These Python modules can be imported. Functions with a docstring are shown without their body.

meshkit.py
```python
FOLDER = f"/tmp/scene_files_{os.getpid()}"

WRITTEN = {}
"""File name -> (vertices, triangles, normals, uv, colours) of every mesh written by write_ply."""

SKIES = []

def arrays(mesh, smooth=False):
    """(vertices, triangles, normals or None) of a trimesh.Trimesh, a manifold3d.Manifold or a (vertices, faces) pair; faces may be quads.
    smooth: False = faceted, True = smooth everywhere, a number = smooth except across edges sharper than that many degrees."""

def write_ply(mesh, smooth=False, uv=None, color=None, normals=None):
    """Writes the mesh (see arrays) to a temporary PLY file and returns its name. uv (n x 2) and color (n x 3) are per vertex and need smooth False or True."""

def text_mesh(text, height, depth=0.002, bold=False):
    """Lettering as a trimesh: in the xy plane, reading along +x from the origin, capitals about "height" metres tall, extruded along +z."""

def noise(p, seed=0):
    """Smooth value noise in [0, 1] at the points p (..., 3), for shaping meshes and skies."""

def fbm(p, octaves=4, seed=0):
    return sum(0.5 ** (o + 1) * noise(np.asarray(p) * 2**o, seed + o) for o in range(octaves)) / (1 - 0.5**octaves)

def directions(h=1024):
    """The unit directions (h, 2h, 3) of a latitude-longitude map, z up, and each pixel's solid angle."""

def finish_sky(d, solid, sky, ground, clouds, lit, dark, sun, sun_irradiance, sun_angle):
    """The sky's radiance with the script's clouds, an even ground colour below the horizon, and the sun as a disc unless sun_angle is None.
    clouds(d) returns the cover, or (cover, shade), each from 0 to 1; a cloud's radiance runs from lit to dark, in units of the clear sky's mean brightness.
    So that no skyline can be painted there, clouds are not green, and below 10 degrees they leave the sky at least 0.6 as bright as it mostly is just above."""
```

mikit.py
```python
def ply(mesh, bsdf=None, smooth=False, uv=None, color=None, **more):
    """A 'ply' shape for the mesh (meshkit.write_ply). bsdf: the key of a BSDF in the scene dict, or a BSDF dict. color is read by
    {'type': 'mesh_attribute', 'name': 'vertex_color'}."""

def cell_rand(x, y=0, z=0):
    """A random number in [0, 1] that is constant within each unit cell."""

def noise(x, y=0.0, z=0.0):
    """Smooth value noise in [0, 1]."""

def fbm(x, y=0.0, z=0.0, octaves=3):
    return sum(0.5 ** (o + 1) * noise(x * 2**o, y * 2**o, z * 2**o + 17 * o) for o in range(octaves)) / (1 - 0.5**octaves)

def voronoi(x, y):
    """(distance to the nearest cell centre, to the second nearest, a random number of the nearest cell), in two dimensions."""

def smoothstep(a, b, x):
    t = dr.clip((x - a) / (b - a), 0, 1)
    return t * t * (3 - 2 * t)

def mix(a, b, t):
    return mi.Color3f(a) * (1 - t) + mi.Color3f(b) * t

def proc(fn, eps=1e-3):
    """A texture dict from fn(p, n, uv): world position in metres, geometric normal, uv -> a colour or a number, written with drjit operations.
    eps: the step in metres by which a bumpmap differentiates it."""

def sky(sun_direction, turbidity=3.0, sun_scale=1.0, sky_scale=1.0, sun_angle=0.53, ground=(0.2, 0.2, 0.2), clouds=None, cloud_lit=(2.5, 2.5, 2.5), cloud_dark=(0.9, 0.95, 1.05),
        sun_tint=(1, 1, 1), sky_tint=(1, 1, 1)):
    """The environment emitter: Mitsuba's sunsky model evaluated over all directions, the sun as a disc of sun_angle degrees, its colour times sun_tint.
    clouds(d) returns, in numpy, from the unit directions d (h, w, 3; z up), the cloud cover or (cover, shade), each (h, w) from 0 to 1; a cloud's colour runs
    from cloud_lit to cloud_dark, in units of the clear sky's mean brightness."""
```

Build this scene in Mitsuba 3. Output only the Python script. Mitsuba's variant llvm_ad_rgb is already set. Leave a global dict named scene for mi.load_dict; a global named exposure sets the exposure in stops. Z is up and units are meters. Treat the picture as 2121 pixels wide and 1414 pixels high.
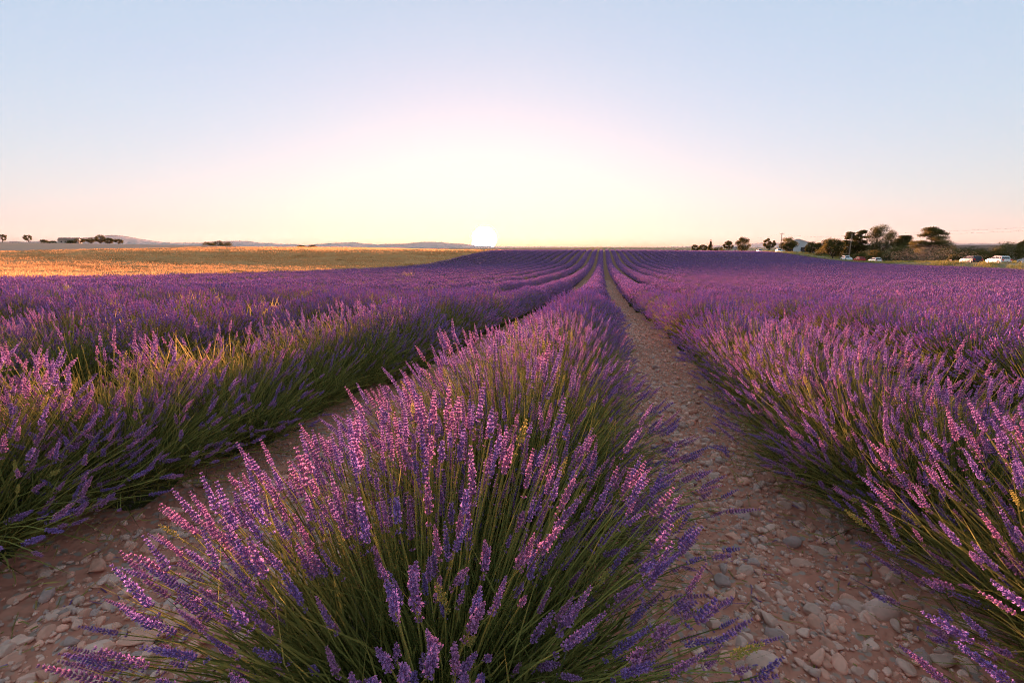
import math, random
import numpy as np, trimesh
import drjit as dr
import mitsuba as mi
import mikit, meshkit
from mikit import noise, fbm, mix, smoothstep, voronoi

T = mi.ScalarTransform4f
scene, labels = {}, {}
rad = np.radians

# ------------------------------------------------------------------ camera, sky, exposure
CAM = np.array([0.0, 0.0, 1.0])
FPX, CX, CY = 1000.0, 1060.5, 707.0            # focal length and centre in photograph pixels
PITCH, YAW = rad(11.089), rad(10.406)
FWD = np.array([-math.sin(YAW) * math.cos(PITCH), math.cos(YAW) * math.cos(PITCH), -math.sin(PITCH)])
HAZE = True
scene['camera'] = {'type': 'perspective', 'fov': math.degrees(2 * math.atan(CX / FPX)), 'fov_axis': 'x',
                   'near_clip': 0.05, 'far_clip': 40000.0,
                   'to_world': T().look_at(origin=CAM.tolist(), target=(CAM + FWD).tolist(), up=[0, 0, 1])}
SUN_EL = 0.85
_s = np.array([-0.2357, 0.9718, 0.0]); _s /= np.linalg.norm(_s)
SUN = np.append(_s[:2] * math.cos(rad(SUN_EL)), math.sin(rad(SUN_EL)))
def veil(d):
    """thin high veil over the whole sky, dim and dusty close to the horizon"""
    el = np.degrees(np.arcsin(np.clip(d[..., 2], -1, 1)))
    streak = meshkit.fbm(d * np.array([3.0, 3.0, 14.0]), 3, 4) - 0.5
    return np.clip(0.5 + 0.05 * streak, 0, 1), np.exp(-np.maximum(el, 0) / 1.5)
scene['sky'] = mikit.sky(SUN.tolist(), turbidity=3.0, sky_tint=(0.59, 0.61, 1.70), sun_tint=(7.4, 12.6, -150.0), sun_scale=1.0, sky_scale=1.0, sun_angle=2.6,
                         ground=(0.25, 0.2, 0.2), clouds=veil, cloud_lit=(1.80, 2.72, 2.52), cloud_dark=(0.25, 0.26, 0.12))
exposure = 4.68

# ------------------------------------------------------------------ helpers
def project(p):
    """Photograph pixel of a point: only used to leave out what stands far outside the picture."""
    q = np.asarray(p, float) - CAM
    cy_, sy_ = math.cos(YAW), math.sin(YAW)
    x = q[..., 0] * cy_ + q[..., 1] * sy_
    y = -q[..., 0] * sy_ + q[..., 1] * cy_
    d = y * math.cos(PITCH) - q[..., 2] * math.sin(PITCH)
    h = y * math.sin(PITCH) + q[..., 2] * math.cos(PITCH)
    d = np.where(np.abs(d) < 1e-6, 1e-6, d)
    return CX + FPX * x / d, CY - FPX * h / d, d

def numbered(name, n):
    return name if n == 0 else f'{name}_{n:03d}'

def unit(v):
    v = np.asarray(v, float)
    return v / np.maximum(np.linalg.norm(v, axis=-1, keepdims=True), 1e-12)

def tell(key, label=None, category=None, group=None, kind=None):
    d = {k: v for k, v in (('label', label), ('category', category), ('group', group), ('kind', kind)) if v}
    labels[key] = {**labels.get(key, {}), **d}

def join(parts):
    """[(V, F, UV), ...] -> one (V, F, UV)."""
    parts = [p for p in parts if len(p[0])]
    at = np.cumsum([0] + [len(p[0]) for p in parts])
    return (np.vstack([p[0] for p in parts]), np.vstack([p[1] + a for p, a in zip(parts, at)]), np.vstack([p[2] for p in parts]))

def tubes(P, R, sides, uvc):
    """N polylines P (N, K, 3) with radii R (N, K) as tubes; uvc (N, 2) is the colour code of each."""
    N, K, _ = P.shape
    t = unit(np.gradient(P, axis=1))
    ref = np.where(np.abs(t[..., 2:3]) < 0.95, np.array([0, 0, 1.0]), np.array([1.0, 0, 0]))
    a = unit(np.cross(t, ref)); b = np.cross(t, a)
    ang = np.arange(sides) * 2 * np.pi / sides
    v = P[:, :, None] + R[:, :, None, None] * (np.cos(ang)[None, None, :, None] * a[:, :, None] + np.sin(ang)[None, None, :, None] * b[:, :, None])
    i, j = np.meshgrid(np.arange(K - 1), np.arange(sides), indexing='ij')
    q = np.stack([i * sides + j, i * sides + (j + 1) % sides, (i + 1) * sides + (j + 1) % sides, (i + 1) * sides + j], -1).reshape(-1, 4)
    f = np.vstack([q[:, [0, 1, 2]], q[:, [0, 2, 3]]])
    F = (f[None] + (np.arange(N) * K * sides)[:, None, None]).reshape(-1, 3)
    return v.reshape(-1, 3), F, np.repeat(uvc, K * sides, axis=0)

def frames(d, roll):
    """Rotation matrices (N, 3, 3) whose z column is d."""
    d = unit(d)
    ref = np.where(np.abs(d[:, 2:3]) < 0.95, np.array([0, 0, 1.0]), np.array([1.0, 0, 0]))
    a = unit(np.cross(ref, d)); b = np.cross(d, a)
    c, s = np.cos(roll)[:, None], np.sin(roll)[:, None]
    return np.stack([a * c + b * s, -a * s + b * c, d], -1)

def scatter(tmpl, pos, rot, scl, shift=None):
    """Copies of the template (V, F, UV) with rotation, scale (N,) or (N, 3) and place; shift (N,) is added to uv's second value."""
    V, F, UV = tmpl
    scl = np.asarray(scl, float)
    scl = scl[:, None, None] if scl.ndim == 1 else scl[:, None, :]
    v = np.einsum('nij,nkj->nki', rot, V[None] * scl) + pos[:, None]
    f = (F[None] + (np.arange(len(pos)) * len(V))[:, None, None]).reshape(-1, 3)
    uv = np.broadcast_to(UV[None], (len(pos),) + UV.shape).copy()
    if shift is not None:
        uv[..., 1] = shift[:, None]
    return v.reshape(-1, 3), f, uv.reshape(-1, 2)

def ply_uv(m, bsdf, smooth=False):
    return mikit.ply((m[0], m[1]), bsdf, smooth=smooth, uv=m[2])

def group_of(m, bsdf, name, smooth=False):
    """A shape that is only used through instances."""
    scene[name] = {'type': 'shapegroup', 'mesh': ply_uv(m, bsdf, smooth)}

def mat4(pos, rot=None, scl=1.0):
    M = np.eye(4)
    M[:3, :3] = (np.eye(3) if rot is None else rot) * scl
    M[:3, 3] = pos
    return M

def inst(group, M):
    return {'type': 'instance', 'shapegroup': {'type': 'ref', 'id': group}, 'to_world': T(M.tolist())}

def rotz(a):
    c, s = math.cos(a), math.sin(a)
    return np.array([[c, -s, 0], [s, c, 0], [0, 0, 1.0]])

# ------------------------------------------------------------------ materials
def lav_color(p, n, uv):
    """uv.x below 1: a flower from dark calyx to pale petal; 1 to 2: stem or leaf from deep green to straw. uv.y: a random number per stalk."""
    u, r = uv.x, uv.y
    patch = fbm(p.x * 0.35, p.y * 0.16, 0.0, 3)
    tone = dr.clip(u, 0, 1)
    dark = mix((0.20, 0.085, 0.19), (0.14, 0.08, 0.24), r)
    pale = mix((0.64, 0.30, 0.57), (0.43, 0.265, 0.68), smoothstep(0.25, 0.85, r * 0.7 + patch * 0.4))
    flower = mix(dark, pale, tone)
    g = dr.clip(u - 1.0, 0, 1)
    green = mix(mix((0.075, 0.085, 0.024), (0.34, 0.32, 0.09), smoothstep(0.0, 0.6, g)), (0.42, 0.30, 0.11), smoothstep(0.6, 1.0, g))
    green = green * (0.8 + 0.4 * r)
    return dr.select(u < 1.0, flower, green)

scene['mat_lavender'] = {'type': 'principledthin', 'base_color': mikit.proc(lav_color), 'roughness': 0.85, 'diff_trans': 0.68, 'spec_tint': 0.0, 'eta': 1.12}

def leaf_color(p, n, uv):
    u, r = uv.x, uv.y
    c = mix((0.06, 0.055, 0.02), (0.18, 0.15, 0.045), u)
    c = mix(c, (0.24, 0.15, 0.045), smoothstep(0.8, 1.0, r) * 0.6)
    return c
scene['mat_leaf'] = {'type': 'principledthin', 'base_color': mikit.proc(leaf_color), 'roughness': 0.8, 'diff_trans': 0.7, 'eta': 1.12}

def diffuse(key, fn_or_rgb, rough=0.9, **more):
    c = mikit.proc(fn_or_rgb) if callable(fn_or_rgb) else {'type': 'rgb', 'value': list(fn_or_rgb)}
    scene[key] = {'type': 'twosided', 'bsdf': {'type': 'principled', 'base_color': c, 'roughness': rough, 'specular': 0.25, **more}}

diffuse('mat_bark', lambda p, n, uv: mix((0.07, 0.05, 0.035), (0.17, 0.12, 0.085), fbm(p.x * 9, p.y * 9, p.z * 2.0, 3)))
diffuse('mat_pole', lambda p, n, uv: mix((0.20, 0.14, 0.10), (0.34, 0.26, 0.19), fbm(p.x * 30, p.y * 30, p.z * 1.5, 3)))
diffuse('mat_wire', (0.10, 0.09, 0.09), 0.5)
diffuse('mat_dark', (0.03, 0.03, 0.035), 0.6)
diffuse('mat_plaster', lambda p, n, uv: mix((0.50, 0.42, 0.36), (0.62, 0.54, 0.47), fbm(p.x * 0.8, p.y * 0.8, p.z * 0.8, 4)))
diffuse('mat_cladding', lambda p, n, uv: mix((0.44, 0.45, 0.48), (0.56, 0.57, 0.60), fbm(p.x * 0.5, p.y * 0.5, p.z * 0.3, 3)), 0.5)
diffuse('mat_roof_tile', lambda p, n, uv: mix((0.20, 0.12, 0.10), (0.34, 0.20, 0.15), fbm(p.x * 3, p.y * 3, p.z * 3, 3)))
diffuse('mat_roof_sheet', lambda p, n, uv: mix((0.24, 0.21, 0.22), (0.32, 0.29, 0.29), fbm(p.x * 1.5, p.y * 1.5, p.z, 3)), 0.5)
for k, c in (('white', (0.72, 0.72, 0.72)), ('red', (0.45, 0.03, 0.03)), ('navy', (0.03, 0.035, 0.06)), ('black', (0.025, 0.025, 0.03)), ('silver', (0.45, 0.46, 0.48)), ('teal', (0.18, 0.28, 0.33))):
    diffuse('mat_paint_' + k, c, 0.32, clearcoat=0.0 if k in ('navy', 'black') else 0.5, clearcoat_gloss=0.9)
diffuse('mat_window', (0.02, 0.022, 0.028), 0.06, clearcoat=1.0)
diffuse('mat_tyre', (0.02, 0.02, 0.02), 0.9)
diffuse('mat_rim', (0.5, 0.5, 0.52), 0.3, metallic=0.8)
diffuse('mat_tail_lamp', (0.55, 0.02, 0.02), 0.2, clearcoat=1.0)
diffuse('mat_head_lamp', (0.85, 0.85, 0.82), 0.15, clearcoat=1.0)

def stone_color(p, n, uv):
    r, q = uv.x, uv.y
    c = mix((0.68, 0.34, 0.25), (0.66, 0.41, 0.33), smoothstep(0.25, 0.6, r))
    c = mix(c, (0.46, 0.31, 0.28), smoothstep(0.76, 0.97, r))
    g = fbm(p.x * 60, p.y * 60, p.z * 60, 3)
    return c * (0.64 + 0.34 * q + 0.35 * g)
diffuse('mat_stone', stone_color, 0.95)
scene['mat_stone']['bsdf']['specular'] = 0.06

# ------------------------------------------------------------------ the lie of the land
PY = np.array([-400, -20, 0, 1.13, 2, 3.5, 5, 7.5, 11, 18, 33, 55, 77, 95, 115, 135, 157, 170, 185, 250, 400, 3000])
PZ = np.array([0.4, 0.3, 0.0, -0.05, -0.13, -0.23, -0.31, -0.44, -0.70, -1.10, -1.75, -2.35, -2.68, -2.72, -2.36, -1.55, -0.82, -0.65, -0.7, -1.8, -4.0, -12.0])
from scipy.interpolate import PchipInterpolator
PROFILE = PchipInterpolator(PY, PZ)

def sstep(a, b, x):
    t = np.clip((x - a) / (b - a), 0, 1)
    return t * t * (3 - 2 * t)

def ground_z(x, y):
    x, y = np.asarray(x, float), np.asarray(y, float)
    # the crest runs aslant: nearer on the left, farther and lower on the right
    xc = np.clip(x, -60, 90)
    z = PROFILE(np.clip(y - 0.75 * xc * sstep(50, 112, y), -400, 3000)) - np.clip(x, 0, 90) / 70.0 * sstep(25, 90, y)
    # the plateau to the left, which rises to the farm on the skyline
    e = -x - 32.0
    za = np.interp(y, [0, 98, 164, 250, 400, 3000], [-1.2, -0.67, 0.25, 0.2, -1.0, -9])
    zb = np.interp(y, [0, 200, 320, 400, 600, 3000], [4.4, 4.3, 4.0, 2.0, 0.0, -9])
    t1, t2, t3 = np.clip(e / 118.0, 0, 1), np.clip((e - 118.0) / 282.0, 0, 1), np.clip((e - 500.0) / 2000.0, 0, 1)
    q = (z * (1 - t1) + za * t1) * (1 - t2) + zb * t2 - 14.0 * t3
    z = np.where(e > 0, q, z)
    return z + (0.35 + 0.9 * (1 - sstep(118, 160, y))) * sstep(69.5, 72.0, x) * (1 - sstep(300, 900, x))

ROW0, ROWS = -0.33, 1.92
def ground_fine(x, y):
    """with ruts, clods and the low bank under each lavender row"""
    z = ground_z(x, y)
    s = np.cos((x - ROW0) / ROWS * 2 * np.pi)
    infield = sstep(-32.5, -31, x) * (1 - sstep(69.5, 71, x))
    z = z + infield * (0.045 * s)
    d = np.hypot(x, y)
    near = 1 - sstep(14, 30, d)
    P = np.stack([x, y, np.zeros_like(x)], -1)
    z = z + near * (0.050 * (meshkit.fbm(P * 2.2, 3, 3) - 0.5) + 0.055 * (meshkit.fbm(P * 9.0, 3, 7) - 0.5) + 0.022 * (meshkit.fbm(P * 34.0, 2, 9) - 0.5))
    return z

def axis(fine, step, grow, far, lo):
    a = list(np.arange(lo, fine, step)); s = step
    while a[-1] < far:
        s *= grow; a.append(a[-1] + s)
    return np.array(a)
xr = axis(2.4, 0.028, 1.055, 14000, 0.0)
gx = np.concatenate([-xr[::-1][:-1], xr])
gy = np.concatenate([-axis(0.5, 0.1, 1.35, 9000, 0.0)[::-1][:-1] , axis(5.5, 0.03, 1.035, 16000, 0.0)])
GX, GY = np.meshgrid(gx, gy, indexing='xy')
GZ = ground_fine(GX, GY)
nx, ny = len(gx), len(gy)
idx = np.arange(nx * ny).reshape(ny, nx)
gq = np.stack([idx[:-1, :-1], idx[:-1, 1:], idx[1:, 1:], idx[1:, :-1]], -1).reshape(-1, 4)
gv = np.stack([GX, GY, GZ], -1).reshape(-1, 3)

def soil_color(p, n, uv):
    big = fbm(p.x * 0.9, p.y * 0.9, 0.0, 3)
    fine = fbm(p.x * 28, p.y * 28, 0.0, 4)
    d1, d2, cell = voronoi(p.x * 42, p.y * 42)
    soil = mix((0.43, 0.165, 0.115), (0.61, 0.275, 0.195), fine * 0.8 + big * 0.4 - 0.1)
    grit = mix((0.50, 0.31, 0.23), (0.38, 0.27, 0.23), cell)
    soil = mix(soil, grit, smoothstep(0.55, 0.8, cell) * smoothstep(0.52, 0.35, d1))
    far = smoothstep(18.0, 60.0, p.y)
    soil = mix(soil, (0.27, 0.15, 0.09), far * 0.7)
    # stubble beyond the wheat, dry verge and bare land beyond the field
    stub = mix((0.56, 0.31, 0.22), (0.70, 0.43, 0.31), fbm(p.x * 0.05, p.y * 0.15, 0.0, 3) * 0.6 + 0.4 * fbm(p.x * 0.9, p.y * 0.9, 0.0, 3))
    gold = mix((0.50, 0.25, 0.09), (0.62, 0.34, 0.14), fbm(p.x * 0.4, p.y * 0.4, 0.0, 3))
    verge = mix((0.22, 0.17, 0.09), (0.38, 0.29, 0.17), fbm(p.x * 0.6, p.y * 0.6, 0.0, 4))
    c = mix(soil, gold, smoothstep(-31.5, -32.5, p.x))
    c = mix(c, stub, smoothstep(-148.0, -152.0, p.x + 6.0 * fbm(p.y * 0.02, 0.0, 0.0, 2)))
    c = mix(c, verge, smoothstep(69.6, 70.4, p.x))
    c = mix(c, mix((0.46, 0.35, 0.26), (0.56, 0.45, 0.34), fbm(p.x * 2.0, p.y * 0.5, 0.0, 3)), smoothstep(71.6, 72.0, p.x) * smoothstep(76.2, 75.8, p.x))
    return mix(c, mix(gold, verge, smoothstep(-10.0, 20.0, p.x)), smoothstep(186.0, 190.0, p.y - 0.75 * p.x) * smoothstep(-34.0, -30.0, p.x))
def soil_bump(p, n, uv):
    d1, d2, cell = voronoi(p.x * 38, p.y * 38)
    return 0.006 * smoothstep(0.5, 0.1, d1) * smoothstep(0.3, 0.8, cell) + 0.006 * fbm(p.x * 60, p.y * 60, 0.0, 3)
scene['mat_soil'] = {'type': 'twosided', 'bsdf': {'type': 'bumpmap', 'arbitrary': mikit.proc(soil_bump, 1.5e-3), 'scale': 1.0,
    'bsdf': {'type': 'diffuse', 'reflectance': mikit.proc(soil_color)}}}
scene['ground'] = mikit.ply((gv, gq), 'mat_soil', smooth=True)
tell('ground', 'stony reddish brown soil of the lavender field with land running to the horizon', 'ground', kind='structure')

# ------------------------------------------------------------------ stones on the paths
def stone_mesh(seed, flat, sub=2):
    """angular rubble with worn edges"""
    m = trimesh.creation.icosphere(subdivisions=sub)
    rng = np.random.default_rng(seed)
    v = np.array(m.vertices)
    for _ in range(int(rng.integers(7, 12))):
        d = unit(rng.normal(size=3)); k = rng.uniform(0.42, 0.82)
        v = v - np.maximum(v @ d - k, 0)[:, None] * d * 0.96
    v *= (0.90 + 0.20 * meshkit.fbm(v * 1.9 + 11.3 * seed, 3, seed))[:, None]
    v = v * np.array([1.15, rng.uniform(0.6, 0.95), flat])
    return v, np.array(m.faces)
rng = np.random.default_rng(21)
N_STONE = 12
stones = [stone_mesh(40 + i, [0.45, 0.6, 0.7, 0.5][i % 4]) for i in range(N_STONE)]
for i, (v, f) in enumerate(stones):
    for t in range(3):
        uv = np.tile([[rng.uniform(), rng.uniform()]], (len(v), 1))
        group_of((v, f, uv), 'mat_stone', f'stone_shape_{i * 3 + t}', True)
cand = []
for path, n in ((0.63, 3400), (-1.29, 3400)):
    y = 0.7 + 10.5 * rng.uniform(size=n) ** 1.5
    x = path + rng.normal(0, 0.27, n)
    r = np.clip(rng.lognormal(math.log(0.017), 0.42, n), 0.008, 0.050)
    cand.append(np.stack([x, y, r], -1))
cand = np.vstack(cand)
uu, vv, dd = project(np.stack([cand[:, 0], cand[:, 1], ground_z(cand[:, 0], cand[:, 1])], -1))
ok = (uu > -40) & (uu < 2160) & (vv < 1450) & (dd > 0.3)
cand, dd = cand[ok], dd[ok]
order = np.argsort(-cand[:, 2] / dd)
big, small = cand[order[:292]], cand[order[292:]]
special = [(0.86, 1.47, 0.058, 'large rounded grey stone lying alone on the right hand path'),
           (-1.16, 0.98, 0.075, 'long flat slab of stone beside the front lavender bush on the left path')]
for i, (x, y, r, lab) in enumerate(special):
    key = numbered('ground__stone', i)
    R = rotz(0.2 if i == 0 else 0.75)
    S = np.diag([1.05, 1.0, 1.15]) if i == 0 else np.diag([1.45, 0.62, 0.55])
    M = mat4((x, y, float(ground_fine(np.array(x), np.array(y))) + r * 0.22), R @ S, r)
    scene[key] = inst(f'stone_shape_{[7, 12][i]}', M)
    tell(key, lab)
bz = ground_fine(big[:, 0], big[:, 1])
for i, (x, y, r) in enumerate(big):
    key = numbered('ground__stone', i + 2)
    tilt = frames(unit(np.array([[rng.normal(0, 0.25), rng.normal(0, 0.25), 1.0]])), np.array([rng.uniform(0, 6.28)]))[0]
    scene[key] = inst(f'stone_shape_{rng.integers(36)}', mat4((x, y, bz[i] + r * rng.uniform(-0.10, 0.25)), tilt, r))
# the smaller ones, too many to pick apart
more = []
for path in (0.63, -1.29):
    n = 9000
    y = 0.7 + 9.0 * rng.uniform(size=n) ** 1.6
    more.append(np.stack([path + rng.normal(0, 0.30, n), y, rng.uniform(0.003, 0.011, n)], -1))
    n = 5200
    y = 8.0 + 40.0 * rng.uniform(size=n) ** 1.5
    more.append(np.stack([path + rng.normal(0, 0.22, n), y, rng.uniform(0.012, 0.035, n)], -1))
peb = np.vstack([small] + more)
uu, vv, dd = project(np.stack([peb[:, 0], peb[:, 1], ground_z(peb[:, 0], peb[:, 1])], -1))
peb = peb[(uu > -60) & (uu < 2180) & (vv < 1470) & (dd > 0.3)]
pz = ground_fine(peb[:, 0], peb[:, 1])
parts = []
kind = rng.integers(0, 6, len(peb))
for k in range(6):
    for lod, sel in ((1, (peb[:, 2] > 0.0105) & (peb[:, 1] < 8)), (0, ~((peb[:, 2] > 0.0105) & (peb[:, 1] < 8)))):
        s = np.nonzero((kind == k) & sel)[0]
        if not len(s):
            continue
        v, f = stone_mesh(70 + k, [0.5, 0.65, 0.8][k % 3], lod)
        R = frames(np.stack([rng.normal(0, 0.3, len(s)), rng.normal(0, 0.3, len(s)), np.ones(len(s))], -1), rng.uniform(0, 6.28, len(s)))
        m = scatter((v, f, np.zeros((len(v), 2))), np.stack([peb[s, 0], peb[s, 1], pz[s] + peb[s, 2] * 0.2], -1), R, peb[s, 2])
        m[2][:, 0] = np.repeat(rng.uniform(size=len(s)), len(v)); m[2][:, 1] = np.repeat(rng.uniform(size=len(s)), len(v))
        parts.append(m)
scene['ground__gravel'] = ply_uv(join(parts), 'mat_stone', True)
tell('ground__gravel', 'small pale pebbles and grit strewn along both paths', kind='stuff')

# ------------------------------------------------------------------ lavender
def bipyramid(n, length, width, at=0.5):
    a = np.arange(n) * 2 * np.pi / n
    v = np.vstack([[0, 0, 0], np.stack([np.cos(a) * width, np.sin(a) * width, np.full(n, length * at)], -1), [0, 0, length]])
    f = []
    for i in range(n):
        j = (i + 1) % n
        f += [[0, 1 + j, 1 + i], [1 + i, 1 + j, n + 1]]
    return v, np.array(f)

def spike_full(seed):
    """A flower spike, about 6 cm long from its foot at the origin: whorls of calyces with open petals."""
    rng = np.random.default_rng(seed)
    L = rng.uniform(0.040, 0.084)
    zs = list(np.arange(0.0, L, 0.0068)); zs = [z + rng.normal(0, 0.0006) for z in zs]
    if rng.uniform() < 0.7:
        zs = [-rng.uniform(0.014, 0.026)] + zs               # the lower whorl that stands apart
    parts = []
    for z in zs:
        t = np.clip(z / L, 0, 1)
        n = int(rng.integers(6, 9)) if z >= 0 else 6
        rr = 0.0060 * (1 - 0.55 * t ** 2.2) * (0.8 + 0.2 * min(1, z / L * 6 + 0.4) if z >= 0 else 0.72)
        ph = np.arange(n) * 2 * np.pi / n + rng.uniform(0, 6.28) + rng.normal(0, 0.15, n)
        tilt = rng.uniform(0.45, 0.85, n) * (1 - 0.35 * t)
        d = np.stack([np.cos(ph) * np.sin(tilt), np.sin(ph) * np.sin(tilt), np.cos(tilt)], -1)
        pos = np.stack([np.cos(ph) * rr * 0.25, np.sin(ph) * rr * 0.25, np.full(n, z)], -1)
        v, f = bipyramid(3, 1.0, 0.24, 0.62)
        uv = np.zeros((len(v), 2)); uv[:, 0] = [0.06] + [0.26] * 3 + [0.46]
        parts.append(scatter((v, f, uv), pos, frames(d, rng.uniform(0, 6.28, n)), rr * rng.uniform(1.0, 1.45, n)))
        o = np.nonzero(rng.uniform(size=n) < 0.62)[0]
        if len(o):
            tip = pos[o] + d[o] * (rr * 1.05)
            pv = np.array([[0, 0, -0.15], [0.55, 0.12, 0.55], [0.12, 0.6, 0.42], [-0.5, 0.25, 0.5], [0.0, -0.55, 0.35], [0.3, -0.35, 0.6]])
            pf = np.array([[0, 1, 2], [0, 2, 3], [0, 4, 5]])
            puv = np.zeros((6, 2)); puv[:, 0] = [0.45, 0.95, 0.8, 0.9, 0.85, 0.97]
            parts.append(scatter((pv, pf, puv), tip, frames(d[o] + rng.normal(0, 0.35, (len(o), 3)), rng.uniform(0, 6.28, len(o))), rr * rng.uniform(0.55, 0.95, len(o))))
    return join(parts)

def spike_mid(seed):
    rng = np.random.default_rng(seed)
    parts = []
    for z, w, l in ((-0.004, 0.0082, 0.030), (0.018, 0.0088, 0.030), (0.040, 0.0066, 0.034)):
        v, f = bipyramid(4, l, w * rng.uniform(0.85, 1.15), 0.45)
        a = rng.uniform(0, 1.6); v = v @ rotz(a).T; v[:, :2] += rng.normal(0, 0.0015, 2); v[:, 2] += z
        uv = np.zeros((len(v), 2)); uv[:, 0] = [0.1] + list(rng.uniform(0.25, 0.75, 4)) + [0.8]
        parts.append((v, f, uv))
    return join(parts)

def spike_far(seed, fat=1.0):
    rng = np.random.default_rng(seed)
    v, f = bipyramid(3, 0.072, 0.0115 * fat, 0.4)
    uv = np.zeros((5, 2)); uv[:, 0] = [0.15] + list(rng.uniform(0.3, 0.62, 3)) + [0.72]
    return v, f, uv

SPIKES = [spike_full(500 + i) for i in range(7)]
SPIKES[6][2][:, 0] = 1.50 + 0.40 * SPIKES[6][2][:, 0]      # a faded head gone brown
for i, m in enumerate(SPIKES):
    for t in range(3):
        uv = m[2].copy(); uv[:, 1] = [0.12, 0.5, 0.9][t]
        group_of((m[0], m[1], uv), 'mat_lavender', f'spike_shape_{i * 3 + t}')

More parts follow.
